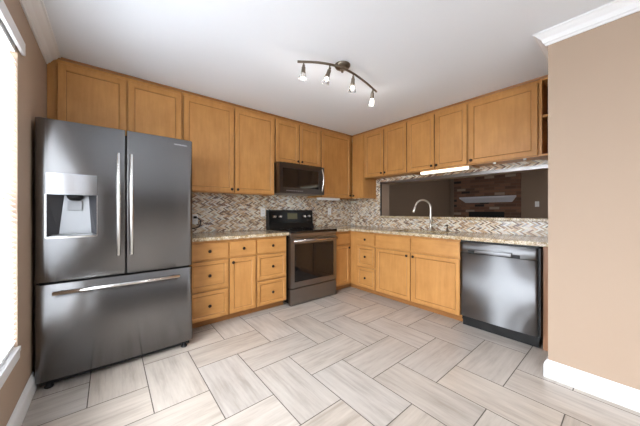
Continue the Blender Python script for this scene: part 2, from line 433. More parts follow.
# ------------------------------------------------------------------ mosaic tile backsplashes (children of their walls)
CHIPS = [((232, 220, 202), 7), ((214, 196, 168), 7), ((184, 156, 124), 5), ((142, 112, 90), 4), ((108, 84, 70), 3), ((178, 172, 166), 3), ((222, 216, 206), 4), ((198, 166, 130), 4)]
CH = [S(c) for c, k in CHIPS for _ in range(k)]
def mosaic(rects, to3d):
    """45-degree 3:1 herringbone of small chips clipped to rectangles (a0,a1,z0,z1)"""
    bm = bmesh.new(); cl = bm.loops.layers.float_color.new('tint')
    u = 0.0128; g = 0.0008; c = math.sqrt(0.5); sa, sz = 1.32, 0.80
    A0 = min(r[0] for r in rects); A1 = max(r[1] for r in rects); Z0 = min(r[2] for r in rects); Z1 = max(r[3] for r in rects)
    R = int((A1 - A0 + Z1 - Z0) / u * 1.1) + 8
    def clip(poly, ax, val, keep_less):
        out = []
        for k in range(len(poly)):
            p, q = poly[k], poly[(k + 1) % len(poly)]
            ip = (p[ax] <= val) if keep_less else (p[ax] >= val); iq = (q[ax] <= val) if keep_less else (q[ax] >= val)
            if ip: out.append(p)
            if ip != iq:
                t = (val - p[ax]) / (q[ax] - p[ax]); out.append((p[0] + t * (q[0] - p[0]), p[1] + t * (q[1] - p[1])))
        return out
    for i in range(-R, R):
        for j in range(-R, R):
            m = (i + j) % 8
            if m == 0: s = (i * u + g, (i + 4) * u - g, j * u + g, (j + 1) * u - g)
            elif m == 4: s = (i * u + g, (i + 1) * u - g, j * u + g, (j + 4) * u - g)
            else: continue
            pl = [((x - y) * c * sa + A0, (x + y) * c * sz + Z0) for x, y in ((s[0], s[2]), (s[1], s[2]), (s[1], s[3]), (s[0], s[3]))]
            if max(p[0] for p in pl) < A0 or min(p[0] for p in pl) > A1 or max(p[1] for p in pl) < Z0 or min(p[1] for p in pl) > Z1: continue
            col = random.choice(CH); k = random.uniform(1.0, 1.3); col = (min(col[0] * k, .9), min(col[1] * k, .88), min(col[2] * k, .85), 1)
            for r in rects:
                q = pl
                for ax, v, kl in ((0, r[0], False), (0, r[1], True), (1, r[2], False), (1, r[3], True)):
                    if q: q = clip(q, ax, v, kl)
                if len(q) < 3: continue
                try: f = bm.faces.new([bm.verts.new(to3d(a, z, 0.0075)) for a, z in q])
                except ValueError: continue
                for lp in f.loops: lp[cl] = col
    for r in rects:
        c8 = [to3d(a, z, d) for d in (0.0006, 0.0065) for z in (r[2], r[3]) for a in (r[0], r[1])]
        vs = [bm.verts.new(p) for p in c8]
        for F in ((0, 2, 3, 1), (4, 5, 7, 6), (0, 1, 5, 4), (2, 6, 7, 3), (0, 4, 6, 2), (1, 3, 7, 5)):
            f = bm.faces.new([vs[k] for k in F]); f.material_index = 1
    return bm
ZT = 0.908                                      # worktop height
bm = mosaic([(0.50, XR - 0.009, ZT + 0.001, 1.44)], lambda a, z, d: (a, YB - d, z))
mo = obj('tile_backsplash', bm, [M['mosaic'], M['mgrout']], wall_back)
bm = mosaic([(2.600, YB - 0.009, ZT + 0.001, 1.72), (YP + 0.004, 2.600, ZT + 0.001, OP[2] - 0.002), (YP + 0.004, 2.600, OP[3] + 0.035, 1.72)], lambda a, z, d: (XR - d, a, z))
obj('tile_backsplash', bm, [M['mosaic'], M['mgrout']], wall_right)
# thin black edge trim round the opening
bm = bmesh.new()
bx(bm, XR - 0.011, XR + 0.006, 2.5765, 2.598, OP[2] + 0.03, OP[3] + 0.034)
obj('edge_trim', bm, M['black'], wall_right)
obj('edge_trim', box(XR - 0.011, XR + 0.006, OP[0], 2.5764, OP[3] - 0.004, OP[3] + 0.034), M['rangesteel'], wall_right, 'grey metal head trim')

# ------------------------------------------------------------------ living room beyond the opening
LX0, LX1, LY0, LY1 = XR + 0.2, 7.1, -2.0, 3.12
struct('floor_living', box(LX0 + .001, LX1 + .1, LY0 - .1, LY1 + .1, -0.12, -0.02), M['carpet'])
struct('ceiling_living', box(LX0 + .001, LX1 + .1, LY0 - .1, LY1 + .1, 2.44, 2.54), M['ceiling'])
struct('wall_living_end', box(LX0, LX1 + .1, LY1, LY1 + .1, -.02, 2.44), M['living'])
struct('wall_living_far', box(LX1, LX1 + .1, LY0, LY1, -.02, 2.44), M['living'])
struct('wall_living_added_opening', wall_with_openings('x', LY0, -0.1, LX0, LX1, -.02, 2.44, [(5.0, 5.7, 0.9, 2.0)]), M['living'])  # unseen window opening added to light the living room
fp = thing('brick_fireplace', 'brown brick fireplace with black firebox seen through the pass-through', 'fireplace', (LX1 - 0.06, 2.27, 0))
off = fp.location.copy()
bm = bmesh.new()
bx(bm, 7.0, 7.097, 1.57, 1.86, -0.019, 2.439); bx(bm, 7.0, 7.097, 2.64, 2.975, -0.019, 2.439)
bx(bm, 7.0, 7.097, 1.86, 2.64, 1.155, 2.439); bx(bm, 7.0, 7.097, 1.86, 2.64, -0.019, 0.35)
obj('brickwork', bm, M['brick'], fp, off=off)
bm = bmesh.new(); bx(bm, 7.06, 7.095, 1.862, 2.638, 0.352, 1.153)
obj('firebox', bm, M['shade'], fp, off=off)
# mantel: tapered profile with mitred ends
r = thing('mantel_shelf', 'pale painted mantel shelf on the brick fireplace', 'mantel', (6.99, 2.19, 1.38))
bm = bmesh.new()
prof = [(0.0, 1.375), (0.05, 1.375), (0.08, 1.40), (0.15, 1.47), (0.165, 1.475), (0.165, 1.515), (0.0, 1.515)]
rings = []
for y, sg in ((1.60, 1), (2.775, -1)):
    rings.append([bm.verts.new((7.0006 - o, y + sg * (0.165 - o) * 0.9, z)) for o, z in prof])
for k in range(len(prof)): bm.faces.new((rings[0][k], rings[0][(k + 1) % 7], rings[1][(k + 1) % 7], rings[1][k]))
bm.faces.new(rings[0][::-1]); bm.faces.new(rings[1])
obj('shelf', bm, M['mantel'], r, off=r.location)

def plate(name, label, cat, loc, rotz, kind, group=None):
    r = thing(name, label, cat, loc, rotz, group)
    obj('cover_plate', box(-0.036, 0.036, -0.007, -0.0008, -0.058, 0.058, 0.003), M['plastic'], r)
    if kind == 'switch': obj('toggle', box(-0.016, 0.016, -0.011, -0.007, -0.033, 0.033, 0.002), M['plastic'], r)
    else:
        for z in (-0.022, 0.022):
            o = obj('socket', box(-0.014, 0.014, -0.0095, -0.007, z - 0.014, z + 0.014, 0.003), M['plastic'], r)
            bm = bmesh.new()
            for x in (-0.006, 0.006): bx(bm, x - 0.001, x + 0.001, -0.0100, -0.0094, z - 0.002, z + 0.007)
            obj('slots', bm, M['black'], o)
    return r
plate('wall_switch', 'pale switch plate on the taupe wall right of the brick fireplace', 'switch', (LX1, 1.297, 1.32), -PI / 2, 'switch')

# ------------------------------------------------------------------ cabinets
def door_mesh(x0, x1, z0, z1, fr=0.056, y=0.0, t=0.019):
    """framed door with a recessed centre panel and a sloped inner edge; front face towards -y"""
    bm = bmesh.new()
    loops = [(0.0, t), (0.0, 0.004), (0.004, 0.0), (fr - 0.012, 0.0), (fr - 0.006, 0.006), (fr, 0.010)]
    R = []
    for i, d in loops:
        R.append([bm.verts.new((x, y + d, z)) for x, z in ((x0 + i, z0 + i), (x1 - i, z0 + i), (x1 - i, z1 - i), (x0 + i, z1 - i))])
    for q, (a, b) in enumerate(zip(R, R[1:])):
        for k in range(4):
            f = bm.faces.new((a[k], a[(k + 1) % 4], b[(k + 1) % 4], b[k]))
            if q in (0, 4): f.material_index = 2 if q == 0 else 1
    bm.faces.new(R[-1]); bm.faces.new(R[0][::-1])
    return bm
def slab_mesh(x0, x1, z0, z1, y=0.0, t=0.019):
    return door_mesh(x0, x1, z0, z1, 0.018, y, t) if False else bx(bmesh.new(), x0, x1, y, y + t, z0, z1, 0.005)
def knob(x, z, parent, y=0.0):
    bm = lathe(bmesh.new(), [(0.006, -0.0005), (0.0055, 0.008), (0.007, 0.012), (0.014, 0.016), (0.0165, 0.021), (0.014, 0.026), (0.006, 0.0285)], (x, y, z), (0, -1, 0), 16)
    return obj('knob', bm, M['knob'], parent)

def upper(label, loc, rotz, W, z0, z1, depth, doors, gaps, group='honey maple wall cabinets'):
    """doors: (x0,x1,knob_x or None); local x along the run, y into the wall; z0/z1 absolute"""
    r = thing('wall_cabinet', label, 'cabinet', (loc[0], loc[1], z0), rotz, group)
    H = z1 - z0
    bm = bmesh.new(); yb = 0.039
    bx(bm, 0, 0.016, yb, depth, 0, H); bx(bm, W - 0.016, W, yb, depth, 0, H)
    bx(bm, 0.016, W - 0.016, yb, depth, 0.014, 0.030); bx(bm, 0.016, W - 0.016, yb, depth, H - 0.016, H)
    bx(bm, 0.016, W - 0.016, depth - 0.006, depth, 0.030, H - 0.016)
    obj('carcass', bm, M['wood'], r)
    bm = bmesh.new(); s = 0.034
    bx(bm, 0, s, 0.0205, 0.0389, 0, H); bx(bm, W - s, W, 0.0205, 0.0389, 0, H)
    bx(bm, s, W - s, 0.0205, 0.0389, 0, s); bx(bm, s, W - s, 0.0205, 0.0389, H - s, H)
    for gx in gaps: bx(bm, gx - 0.02, gx + 0.02, 0.0205, 0.0389, s, H - s)
    obj('face_frame', bm, M['wood'], r)
    for d in doors:
        o = obj('door', door_mesh(d[0], d[1], 0.010, H - 0.032), [M['wood'], M['groove'], M['seam']], r)
        if d[2] is not None: knob(d[2], 0.046, o)
    return r

UY, UX = 2.931, 3.09          # door planes of the uppers
ZT1 = 2.396
def dep(): return YB - UY - 0.002
fc = upper('two-door maple wall cabinet high above the refrigerator', (-0.335, UY), 0, 0.912, 1.80, ZT1, dep(), [(0.008, 0.452, 0.425), (0.464, 0.902, 0.490)], [0.458])
obj('filler_strip', box(-0.052, -0.001, 0.030, 0.045, 0.0, ZT1 - 1.80), M['wood'], fc, 'plain recessed filler strip against the left wall')
upper('tall two-door maple wall cabinet between refrigerator and microwave', (0.580, UY), 0, 1.072, 1.372, ZT1, dep(), [(0.010, 0.533, 0.505), (0.547, 1.062, 0.575)], [0.540])
upper('small two-door maple wall cabinet directly over the microwave', (1.655, UY), 0, 0.766, 1.802, ZT1, dep(), [(0.010, 0.374, 0.348), (0.388, 0.757, 0.414)], [0.381])
r = upper('single-door maple wall cabinet right of the microwave', (2.424, UY), 0, 0.686, 1.372, ZT1, dep(), [(0.012, 0.628, 0.600)], [0.648])
RZ = -PI / 2
def depx(): return XR - UX - 0.010
r = thing('corner_cabinet', 'narrow corner maple wall cabinet with bare side panel', 'cabinet', (UX, 2.945, 1.372), RZ, 'honey maple wall cabinets')
H = ZT1 - 1.372; W = 0.262
bm = bmesh.new(); dp = depx()
bx(bm, 0.0, W - 0.016, 0.0205, 0.037, 0, H); bx(bm, W - 0.016, W, 0.0205, dp, 0, H); bx(bm, 0.01, W - 0.016, 0.037, dp, 0.014, 0.03); bx(bm, 0.01, W - 0.016, 0.037, dp, H - 0.016, H)
obj('carcass', bm, M['wood'], r)
o = obj('door', box(0.040, W - 0.004, 0.0, 0.019, 0.010, H - 0.032, 0.004), M['wood'], r); knob(0.062, 0.046, o)
def upr(label, y_hi, W, doors, gaps): return upper(label, (UX, y_hi), RZ, W, 1.680, ZT1, depx(), doors, gaps)
upr('two-door maple wall cabinet over the pass-through, nearest the corner', 2.680, 0.754, [(0.010, 0.370, 0.344), (0.382, 0.746, 0.408)], [0.376])
upr('two-door maple wall cabinet over the pass-through, above the lit bar', 1.924, 0.756, [(0.008, 0.372, 0.346), (0.384, 0.748, 0.410)], [0.378])
upr('wide single-door maple wall cabinet above the fireplace view', 1.166, 0.616, [(0.010, 0.606, 0.038)], [])
# open end shelf
r = thing('open_shelf', 'narrow open end shelf between the wide wall cabinet and the beige wall', 'shelf', (UX, 0.548, 1.680), RZ)
W = 0.182; H = ZT1 - 1.68
for x in (0.0, W - 0.016): obj('side_panel', box(x, x + 0.016, 0.012, dp, 0, H), M['wood'], r)
obj('back_panel', box(0.016, W - 0.016, dp - 0.008, dp, 0, H), M['wood_in'], r)
for z in (0.0, H * 0.5, H - 0.018): obj('shelf_board', box(0.0165, W - 0.0165, 0.016, dp - 0.009, z, z + 0.018), M['wood'], r)
# thin moulding at the ceiling over the cabinets
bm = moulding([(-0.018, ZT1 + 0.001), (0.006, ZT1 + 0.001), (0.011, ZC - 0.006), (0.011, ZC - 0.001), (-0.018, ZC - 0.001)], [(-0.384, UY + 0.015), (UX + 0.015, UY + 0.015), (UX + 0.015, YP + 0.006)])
o = obj('cabinet_moulding', bm, M['toe'], None, off=(1.35, UY, ZT1)); o.location = (1.35, UY, ZT1)  # darker wood paints in the shadow line under the ceiling
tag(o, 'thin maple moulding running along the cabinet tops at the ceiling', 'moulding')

BY, BX = 2.667, 2.778         # door planes of the base cabinets
def base(label, loc, rotz, W, fronts, stiles=(), depth=0.59, xbody=None, lead=0.0, toe0=0.0):
    """fronts: (kind, x0, x1, z0, z1, knobs[(x,z)])"""
    r = thing('base_cabinet', label, 'cabinet', (loc[0], loc[1], 0), rotz, 'honey maple base cabinets')
    xb = xbody or W
    bm = bmesh.new()
    bx(bm, 0, 0.016, 0.039, depth, 0.085, 0.872); bx(bm, xb - 0.016, xb, 0.039, depth, 0.085, 0.872)
    bx(bm, 0.016, xb - 0.016, 0.039, depth, 0.085, 0.101); bx(bm, 0.016, xb - 0.016, depth - 0.006, depth, 0.101, 0.872)
    obj('carcass', bm, M['wood'], r)
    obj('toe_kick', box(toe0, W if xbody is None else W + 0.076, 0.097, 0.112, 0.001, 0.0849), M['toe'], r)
    bm = bmesh.new()
    bx(bm, 0, W, 0.0205, 0.0389, 0.835, 0.872); bx(bm, 0, W, 0.0205, 0.0389, 0.085, 0.13); bx(bm, 0, W, 0.0205, 0.0389, 0.662, 0.700)
    bx(bm, 0, 0.03 + lead, 0.0205, 0.0389, 0.13, 0.662); bx(bm, W - 0.03, W, 0.0205, 0.0389, 0.13, 0.662)
    bx(bm, 0, 0.03 + lead, 0.0205, 0.0389, 0.700, 0.835); bx(bm, W - 0.03, W, 0.0205, 0.0389, 0.700, 0.835)
    for s in stiles: bx(bm, s - 0.02, s + 0.02, 0.0205, 0.0389, 0.13, 0.662); bx(bm, s - 0.02, s + 0.02, 0.0205, 0.0389, 0.700, 0.835)
    if any(f[0] == 'drawer' and f[4] < 0.6 for f in fronts): bx(bm, 0.03 + lead, W - 0.03, 0.0205, 0.0389, 0.362, 0.392)
    obj('face_frame', bm, M['wood'], r)
    for kind, x0, x1, z0, z1, kn in fronts:
        big = z1 - z0 > 0.18
        me = door_mesh(x0, x1, z0, z1, 0.052 if kind == 'door' else 0.045) if big else box(x0, x1, 0.0, 0.019, z0, z1, 0.005)
        o = obj('door' if kind == 'door' else ('drawer' if kind == 'drawer' else 'false_front'), me, [M['wood'] if kind == 'door' else M['wood_h'], M['groove'], M['seam']], r)
        for kx, kz in kn: knob(kx, kz, o)
    return r
T0, T1, A0, A1, B0, B1 = 0.690, 0.844, 0.384, 0.668, 0.088, 0.366
def stack3(x0, x1):
    m = (x0 + x1) / 2
    return [('drawer', x0, x1, T0, T1, [(m, 0.767)]), ('drawer', x0, x1, A0, A1, [(m, 0.526)]), ('drawer', x0, x1, B0, B1, [(m, 0.227)])]
base('three-drawer maple base cabinet tucked beside the refrigerator', (0.566, BY), 0, 0.398, stack3(0.010, 0.388))
base('narrow maple base cabinet with one door under one drawer, between drawer stacks', (0.965, BY), 0, 0.302, [('drawer', 0.006, 0.296, T0, T1, [(0.151, 0.767)]), ('door', 0.006, 0.296, B0, A1, [(0.036, 0.628)])])
base('three-drawer maple base cabinet just left of the range', (1.268, BY), 0, 0.404, stack3(0.012, 0.388))
base('corner maple base cabinet with single door right of the range', (2.462, BY), 0, 0.336, [('drawer', 0.006, 0.298, T0, T1, []), ('door', 0.006, 0.298, B0, A1, [(0.272, 0.628)])], xbody=0.93)
base('three-drawer maple base cabinet in the corner beside the sink doors', (BX, 2.687), RZ, 0.478, stack3(0.150, 0.468), lead=0.115, toe0=-0.077)
base('wide maple sink base cabinet with two doors and false fronts', (BX, 2.208), RZ, 1.094, [('false_front', 0.014, 0.518, T0, T1, []), ('false_front', 0.540, 1.084, T0, T1, []), ('door', 0.014, 0.518, B0, A1, [(0.482, 0.628)]), ('door', 0.540, 1.084, B0, A1, [(0.566, 0.628)])], stiles=(0.529,))
r = thing('end_panel', 'brown wood end panel between dishwasher and beige wall', 'panel', (BX + 0.03, 0.43, 0))
obj('board', box(BX + 0.028, BX + 0.046, 0.390, 0.474, 0.002, 0.868), M['panel_wood'], r, off=r.location)
obj('cleat', box(BX + 0.047, BX + 0.60, 0.456, 0.474, 0.002, 0.868), M['panel_wood'], r, off=r.location)

# ------------------------------------------------------------------ worktops
CE_Y, CE_X, CT = BY - 0.030, BX - 0.024, 0.0355
def slab(bm, x0, x1, y0, y1): bx(bm, x0, x1, y0, y1, ZT - CT, ZT, 0.0)
def soften(o, wdt=0.005):
    md = o.modifiers.new('round', 'BEVEL'); md.width = wdt; md.segments = 3; md.limit_method = 'ANGLE'
bm = bmesh.new(); slab(bm, 0.552, 1.684, CE_Y, YB - 0.0085)
o = obj('countertop', bm, M['granite'], off=(1.1, 2.95, ZT - CT)); o.location = (1.1, 2.95, ZT - CT); soften(o)
tag(o, 'speckled granite countertop left of the range', 'countertop', 'granite countertops')
# L-shaped worktop with a sink cut-out, one outline with a hole
SX0, SX1, SY0, SY1 = 2.90, 3.27, 1.36, 2.02
def L_top():
    bm = bmesh.new()
    xs = [2.454, CE_X, SX0, SX1, XR - 0.0085]; ys = [YP + 0.004, SY0, SY1, CE_Y, YB - 0.0085]
    def solid(i, j):
        if i == 0: return j == 3
        if i == 2 and j == 1: return False
        return True
    V = {}
    def v(i, j, k):
        if (i, j, k) not in V: V[i, j, k] = bm.verts.new((xs[i], ys[j], (ZT - CT, ZT)[k]))
        return V[i, j, k]
    for i in range(4):
        for j in range(4):
            if not solid(i, j): continue
            bm.faces.new((v(i, j, 1), v(i + 1, j, 1), v(i + 1, j + 1, 1), v(i, j + 1, 1)))
            bm.faces.new((v(i, j, 0), v(i, j + 1, 0), v(i + 1, j + 1, 0), v(i + 1, j, 0)))
            for di, dj, e in ((-1, 0, ((i, j), (i, j + 1))), (1, 0, ((i + 1, j), (i + 1, j + 1))), (0, -1, ((i, j), (i + 1, j))), (0, 1, ((i, j + 1), (i + 1, j + 1)))):
                a, b = i + di, j + dj
                if 0 <= a < 4 and 0 <= b < 4 and solid(a, b): continue
                bm.faces.new((v(*e[0], 0), v(*e[1], 0), v(*e[1], 1), v(*e[0], 1)))
    return bm
o = obj('countertop', L_top(), M['granite'], off=(3.1, 1.8, ZT - CT)); o.location = (3.1, 1.8, ZT - CT); soften(o)
tag(o, 'L-shaped speckled granite countertop running past the sink to the dishwasher', 'countertop', 'granite countertops')
o = obj('stone_ledge', box(XR - 0.045, XR + 0.26, OP[0] + 0.003, OP[1] - 0.001, OP[2] + 0.002, OP[2] + 0.038, 0.006), M['granite'], off=(XR, 1.5, OP[2])); o.location = (XR, 1.5, OP[2])
tag(o, 'raised granite ledge on the pass-through sill behind the sink', 'ledge')

# sink
r = thing('kitchen_sink', 'undermount steel sink set in the granite below the faucet', 'sink', (3.085, 1.69, 0.69))
bm = bmesh.new(); zt, zb = ZT - CT - 0.0005, 0.69
def ring(i, z): return [bm.verts.new(p) for p in ((SX0 - 0.004 + i, SY0 - 0.004 + i, z), (SX1 + 0.004 - i, SY0 - 0.004 + i, z), (SX1 + 0.004 - i, SY1 + 0.004 - i, z), (SX0 - 0.004 + i, SY1 + 0.004 - i, z))]
Rg = [ring(-0.02, zt), ring(0, zt), ring(0.008, zb + 0.02), ring(0.03, zb)]
for a, b in zip(Rg, Rg[1:]):
    for k in range(4): bm.faces.new((a[k], a[(k + 1) % 4], b[(k + 1) % 4], b[k]))
bm.faces.new(Rg[-1])
o = obj('bowl', bm, M['steel'], r, off=r.location)
obj('drain', lathe(bmesh.new(), [(0.045, 0), (0.045, 0.003), (0.03, 0.004), (0.02, 0.002)], (3.085, 1.69, zb + 0.0005)), M['nickel'], r, off=r.location)

# faucet
FX, FY = 3.325, 1.715
r = thing('faucet', 'brushed nickel gooseneck faucet behind the sink', 'faucet', (FX, FY, ZT))
bm = lathe(bmesh.new(), [(0.026, 0.0005), (0.026, 0.006), (0.019, 0.012), (0.0165, 0.05), (0.0165, 0.10), (0.012, 0.108)], (0, 0, 0))
obj('base', bm, M['nickel'], r)
dx, dy = -0.80, 0.60
pts = [(0, 0, 0.10)]; Rr = 0.105
for k in range(0, 4): pts.append((0, 0, 0.10 + (0.20) * (k + 1) / 4))
for k in range(1, 13):
    a = PI * k / 12 * 0.93; q = Rr * (1 - math.cos(a)); pts.append((dx * q, dy * q, 0.30 + Rr * math.sin(a)))
sp = obj('spout', tube(bmesh.new(), pts, 0.0135, 14), M['nickel'], r)
e = Vector(pts[-1]); d = (Vector(pts[-1]) - Vector(pts[-2])).normalized()
bm = tube(bmesh.new(), [e - d * 0.002, e + d * 0.02, e + d * 0.075, e + d * 0.085], [0.0125, 0.015, 0.0165, 0.013], 14)
obj('spray_head', bm, M['nickel'], sp)
bm = tube(bmesh.new(), [(0.0, -0.014, 0.07), (0.0, -0.035, 0.07)], 0.011, 12); tube(bm, [(0, -0.034, 0.07), (0.006, -0.06, 0.085), (0.01, -0.10, 0.105)], [0.007, 0.006, 0.005], 10)
obj('lever', bm, M['nickel'], r)
r = thing('soap_pump', 'small bronze soap pump on the granite right of the faucet', 'soap dispenser', (3.335, 1.50, ZT))
obj('collar', lathe(bmesh.new(), [(0.021, 0.0005), (0.021, 0.008), (0.014, 0.014), (0.011, 0.04), (0.006, 0.044), (0.006, 0.07)]), M['bronze'], r)
obj('nozzle', tube(bmesh.new(), [(0.012, 0, 0.074), (-0.02, 0, 0.076), (-0.06, 0.01, 0.068)], [0.010, 0.008, 0.005], 10), M['bronze'], r)

# ------------------------------------------------------------------ refrigerator
FX0, FW, FYF = -0.371, 0.926, 2.395
r = thing('refrigerator', 'large dark stainless french-door refrigerator with ice dispenser', 'refrigerator', (FX0 + FW / 2, 2.80, 0))
off = r.location.copy()
x0, x1, xm = FX0, FX0 + FW, 0.094
obj('body', box(x0 + 0.012, x1 - 0.012, FYF + 0.085, 3.20, 0.055, 1.748, 0.004), M['fridge_side'], r, off=off)
def curve_front(xa, xb, ra, rb, bow=0.011):
    """front outline from xa to xb: gently bowed over the whole width of the appliance, tightly rounded at its outer ends"""
    pts = []
    n = 18
    for k in range(n + 1):
        x = xa + (xb - xa) * k / n
        t = (x - (x0 + x1) / 2) / (FW / 2)
        pts.append([x, FYF + bow * t * t])
    out = []
    def rnd(p, xe, R, s):
        res = []
        for a in range(0, 7):
            th = PI / 2 * a / 6
            res.append((xe + s * (R - R * math.sin(th)), p + R - R * math.cos(th)))
        return res
    inner = [p for p in pts if (p[0] - xa) > ra and (xb - p[0]) > rb]
    L = rnd(inner[0][1], xa, ra, 1) if ra else []
    Rr_ = rnd(inner[-1][1], xb, rb, -1) if rb else []
    return L[::-1] + [tuple(p) for p in inner] + Rr_
def fdoor(xa, xb, za, zb, ra, rb, hole=None):
    out = curve_front(xa, xb, ra, rb); yb = FYF + 0.078
    bm = bmesh.new()
    zs = [za, za + 0.004, zb - 0.004, zb]
    if hole: zs = sorted(zs + [hole[2], hole[3]])
    cols = []
    for (x, y) in out: cols.append([bm.verts.new((x, y + (0.004 if k in (0, len(zs) - 1) else 0.0), z)) for k, z in enumerate(zs)])
    for a, b in zip(cols, cols[1:]):
        for k in range(len(zs) - 1):
            if hole and hole[0] - 1e-4 <= min(a[k].co.x, b[k].co.x) and max(a[k].co.x, b[k].co.x) <= hole[1] + 1e-4 and zs[k] >= hole[2] - 1e-4 and zs[k + 1] <= hole[3] + 1e-4: continue
            f = bm.faces.new((a[k], b[k], b[k + 1], a[k + 1])); f.smooth = True
    # sides, back, top, bottom
    La = [bm.verts.new((xa, yb, z)) for z in zs]; Lb = [bm.verts.new((xb, yb, z)) for z in zs]
    for k in range(len(zs) - 1):
        bm.faces.new((cols[0][k], cols[0][k + 1], La[k + 1], La[k])); bm.faces.new((cols[-1][k], Lb[k], Lb[k + 1], cols[-1][k + 1])); bm.faces.new((La[k], La[k + 1], Lb[k + 1], Lb[k]))
    bm.faces.new([c[0] for c in cols] + [Lb[0], La[0]]); bm.faces.new(([c[-1] for c in cols] + [Lb[-1], La[-1]])[::-1])
    return bm
# the left door is split so that column edges land on the recess borders
DX0, DX1, DZ0, DZ1, DZM = -0.316, -0.072, 0.998, 1.415, 1.275
def left_door():
    bm = bmesh.new(); yb = FYF + 0.078
    out = curve_front(x0, xm - 0.004, 0.030, 0.006)
    xs = sorted(out + [(DX0, None), (DX1, None)], key=lambda p: p[0])
    pts = []
    for k, p in enumerate(xs):
        if p[1] is None:
            q = next(z for z in reversed(xs[:k]) if z[1] is not None); s = next(z for z in xs[k + 1:] if z[1] is not None)
            t = (p[0] - q[0]) / (s[0] - q[0]); p = (p[0], q[1] + t * (s[1] - q[1]))
        pts.append(p)
    zs = [0.700, 0.704, DZ0, DZM, 1.764, 1.768]
    cols = [[bm.verts.new((x, y + (0.004 if k in (0, 5) else 0), z)) for k, z in enumerate(zs)] for x, y in pts]
    for i in range(len(pts) - 1):
        for k in range(5):
            if k == 2 and pts[i][0] >= DX0 - 1e-5 and pts[i + 1][0] <= DX1 + 1e-5: continue
            f = bm.faces.new((cols[i][k], cols[i + 1][k], cols[i + 1][k + 1], cols[i][k + 1])); f.smooth = True
    La = [bm.verts.new((x0, yb, z)) for z in zs]; Lb = [bm.verts.new((xm - 0.004, yb, z)) for z in zs]
    for k in range(5):
        bm.faces.new((cols[0][k], cols[0][k + 1], La[k + 1], La[k])); bm.faces.new((cols[-1][k], Lb[k], Lb[k + 1], cols[-1][k + 1]))
    bm.faces.new((La[0], La[5], Lb[5], Lb[0]))
    bm.faces.new([c[0] for c in cols] + [Lb[0], La[0]]); bm.faces.new(([c[-1] for c in cols] + [Lb[-1], La[-1]])[::-1])
    return bm
ld = obj('door', left_door(), M['fridge'], r, 'left door with the dispenser', off=off)
rd = obj('door', fdoor(xm + 0.004, x1, 0.700, 1.768, 0.006, 0.030), M['fridge'], r, 'right door', off=off)
fz = obj('drawer', fdoor(x0, x1, 0.060, 0.688, 0.030, 0.030), M['fridge'], r, 'wide freezer drawer', off=off)
def handle_bar(bm, p0, p1, out, rad=0.0125):
    p0, p1, o = Vector(p0), Vector(p1), Vector(out); d = (p1 - p0).normalized()
    tube(bm, [p0 + o, p0 + o + d * 0.001, p1 + o - d * 0.001, p1 + o], [rad * .8, rad, rad, rad * .8], 14)
    for q in (p0 + d * 0.04, p1 - d * 0.04): tube(bm, [q + o * 0.02, q + o], rad * 0.75, 10)
    return bm
ho = (0, -0.045, 0)
obj('handle', handle_bar(bmesh.new(), (0.050, FYF + 0.001, 0.845), (0.050, FYF + 0.001, 1.585), ho), M['handle'], ld, off=off)
obj('handle', handle_bar(bmesh.new(), (0.126, FYF + 0.001, 0.845), (0.126, FYF + 0.001, 1.585), ho), M['handle'], rd, off=off)
obj('handle', handle_bar(bmesh.new(), (-0.285, FYF + 0.004, 0.634), (0.444, FYF + 0.004, 0.634), ho, 0.0135), M['handle'], fz, off=off)
# dispenser: control panel above an open recess
yd = FYF - 0.001
bm = bx(bmesh.new(), DX0 - 0.004, DX1 + 0.004, yd - 0.004, yd + 0.008, DZM, DZ1, 0.002)
dpn = obj('dispenser_panel', bm, M['disp'], ld, off=off)
bm = bmesh.new()
for q in ((DX0 - 0.006, DX0, DZ0 - 0.008, DZM), (DX1, DX1 + 0.006, DZ0 - 0.008, DZM), (DX0, DX1, DZ0 - 0.012, DZ0)): bx(bm, q[0], q[1], yd - 0.005, yd + 0.007, q[2], q[3])
obj('dispenser_frame', bm, M['handle'], ld, off=off)
# recess walls, flaring to a narrower back
bm = bmesh.new()
F_ = [bm.verts.new(p) for p in ((DX0, yd + 0.006, DZ0), (DX1, yd + 0.006, DZ0), (DX1, yd + 0.006, DZM), (DX0, yd + 0.006, DZM))]
B_ = [bm.verts.new(p) for p in ((DX0 + 0.050, yd + 0.075, DZ0 + 0.012), (DX1 - 0.030, yd + 0.075, DZ0 + 0.012), (DX1 - 0.045, yd + 0.075, DZM), (DX0 + 0.075, yd + 0.075, DZM))]
for k in range(4):
    f = bm.faces.new((F_[k], F_[(k + 1) % 4], B_[(k + 1) % 4], B_[k])); f.material_index = 1 if k in (1, 3, 2) else 0
bm.faces.new(B_)
obj('dispenser_recess', bm, [M['dispin'], M['fridge_side']], ld, off=off)
cxd = (DX0 + DX1) / 2
obj('nozzle', lathe(bmesh.new(), [(0.045, 0.0), (0.042, -0.018), (0.028, -0.034), (0.018, -0.036)], (cxd + 0.01, yd + 0.045, DZM - 0.001)), M['black'], ld, off=off)
bm = bx(bmesh.new(), cxd - 0.030, cxd + 0.045, yd + 0.058, yd + 0.066, DZM - 0.105, DZM - 0.037, 0.004)
obj('paddle', bm, M['grey'], ld, off=off)
obj('drip_tray', box(DX0 + 0.02, DX1 - 0.02, yd + 0.008, yd + 0.066, DZ0 + 0.001, DZ0 + 0.010, 0.002), M['grey'], ld, off=off)
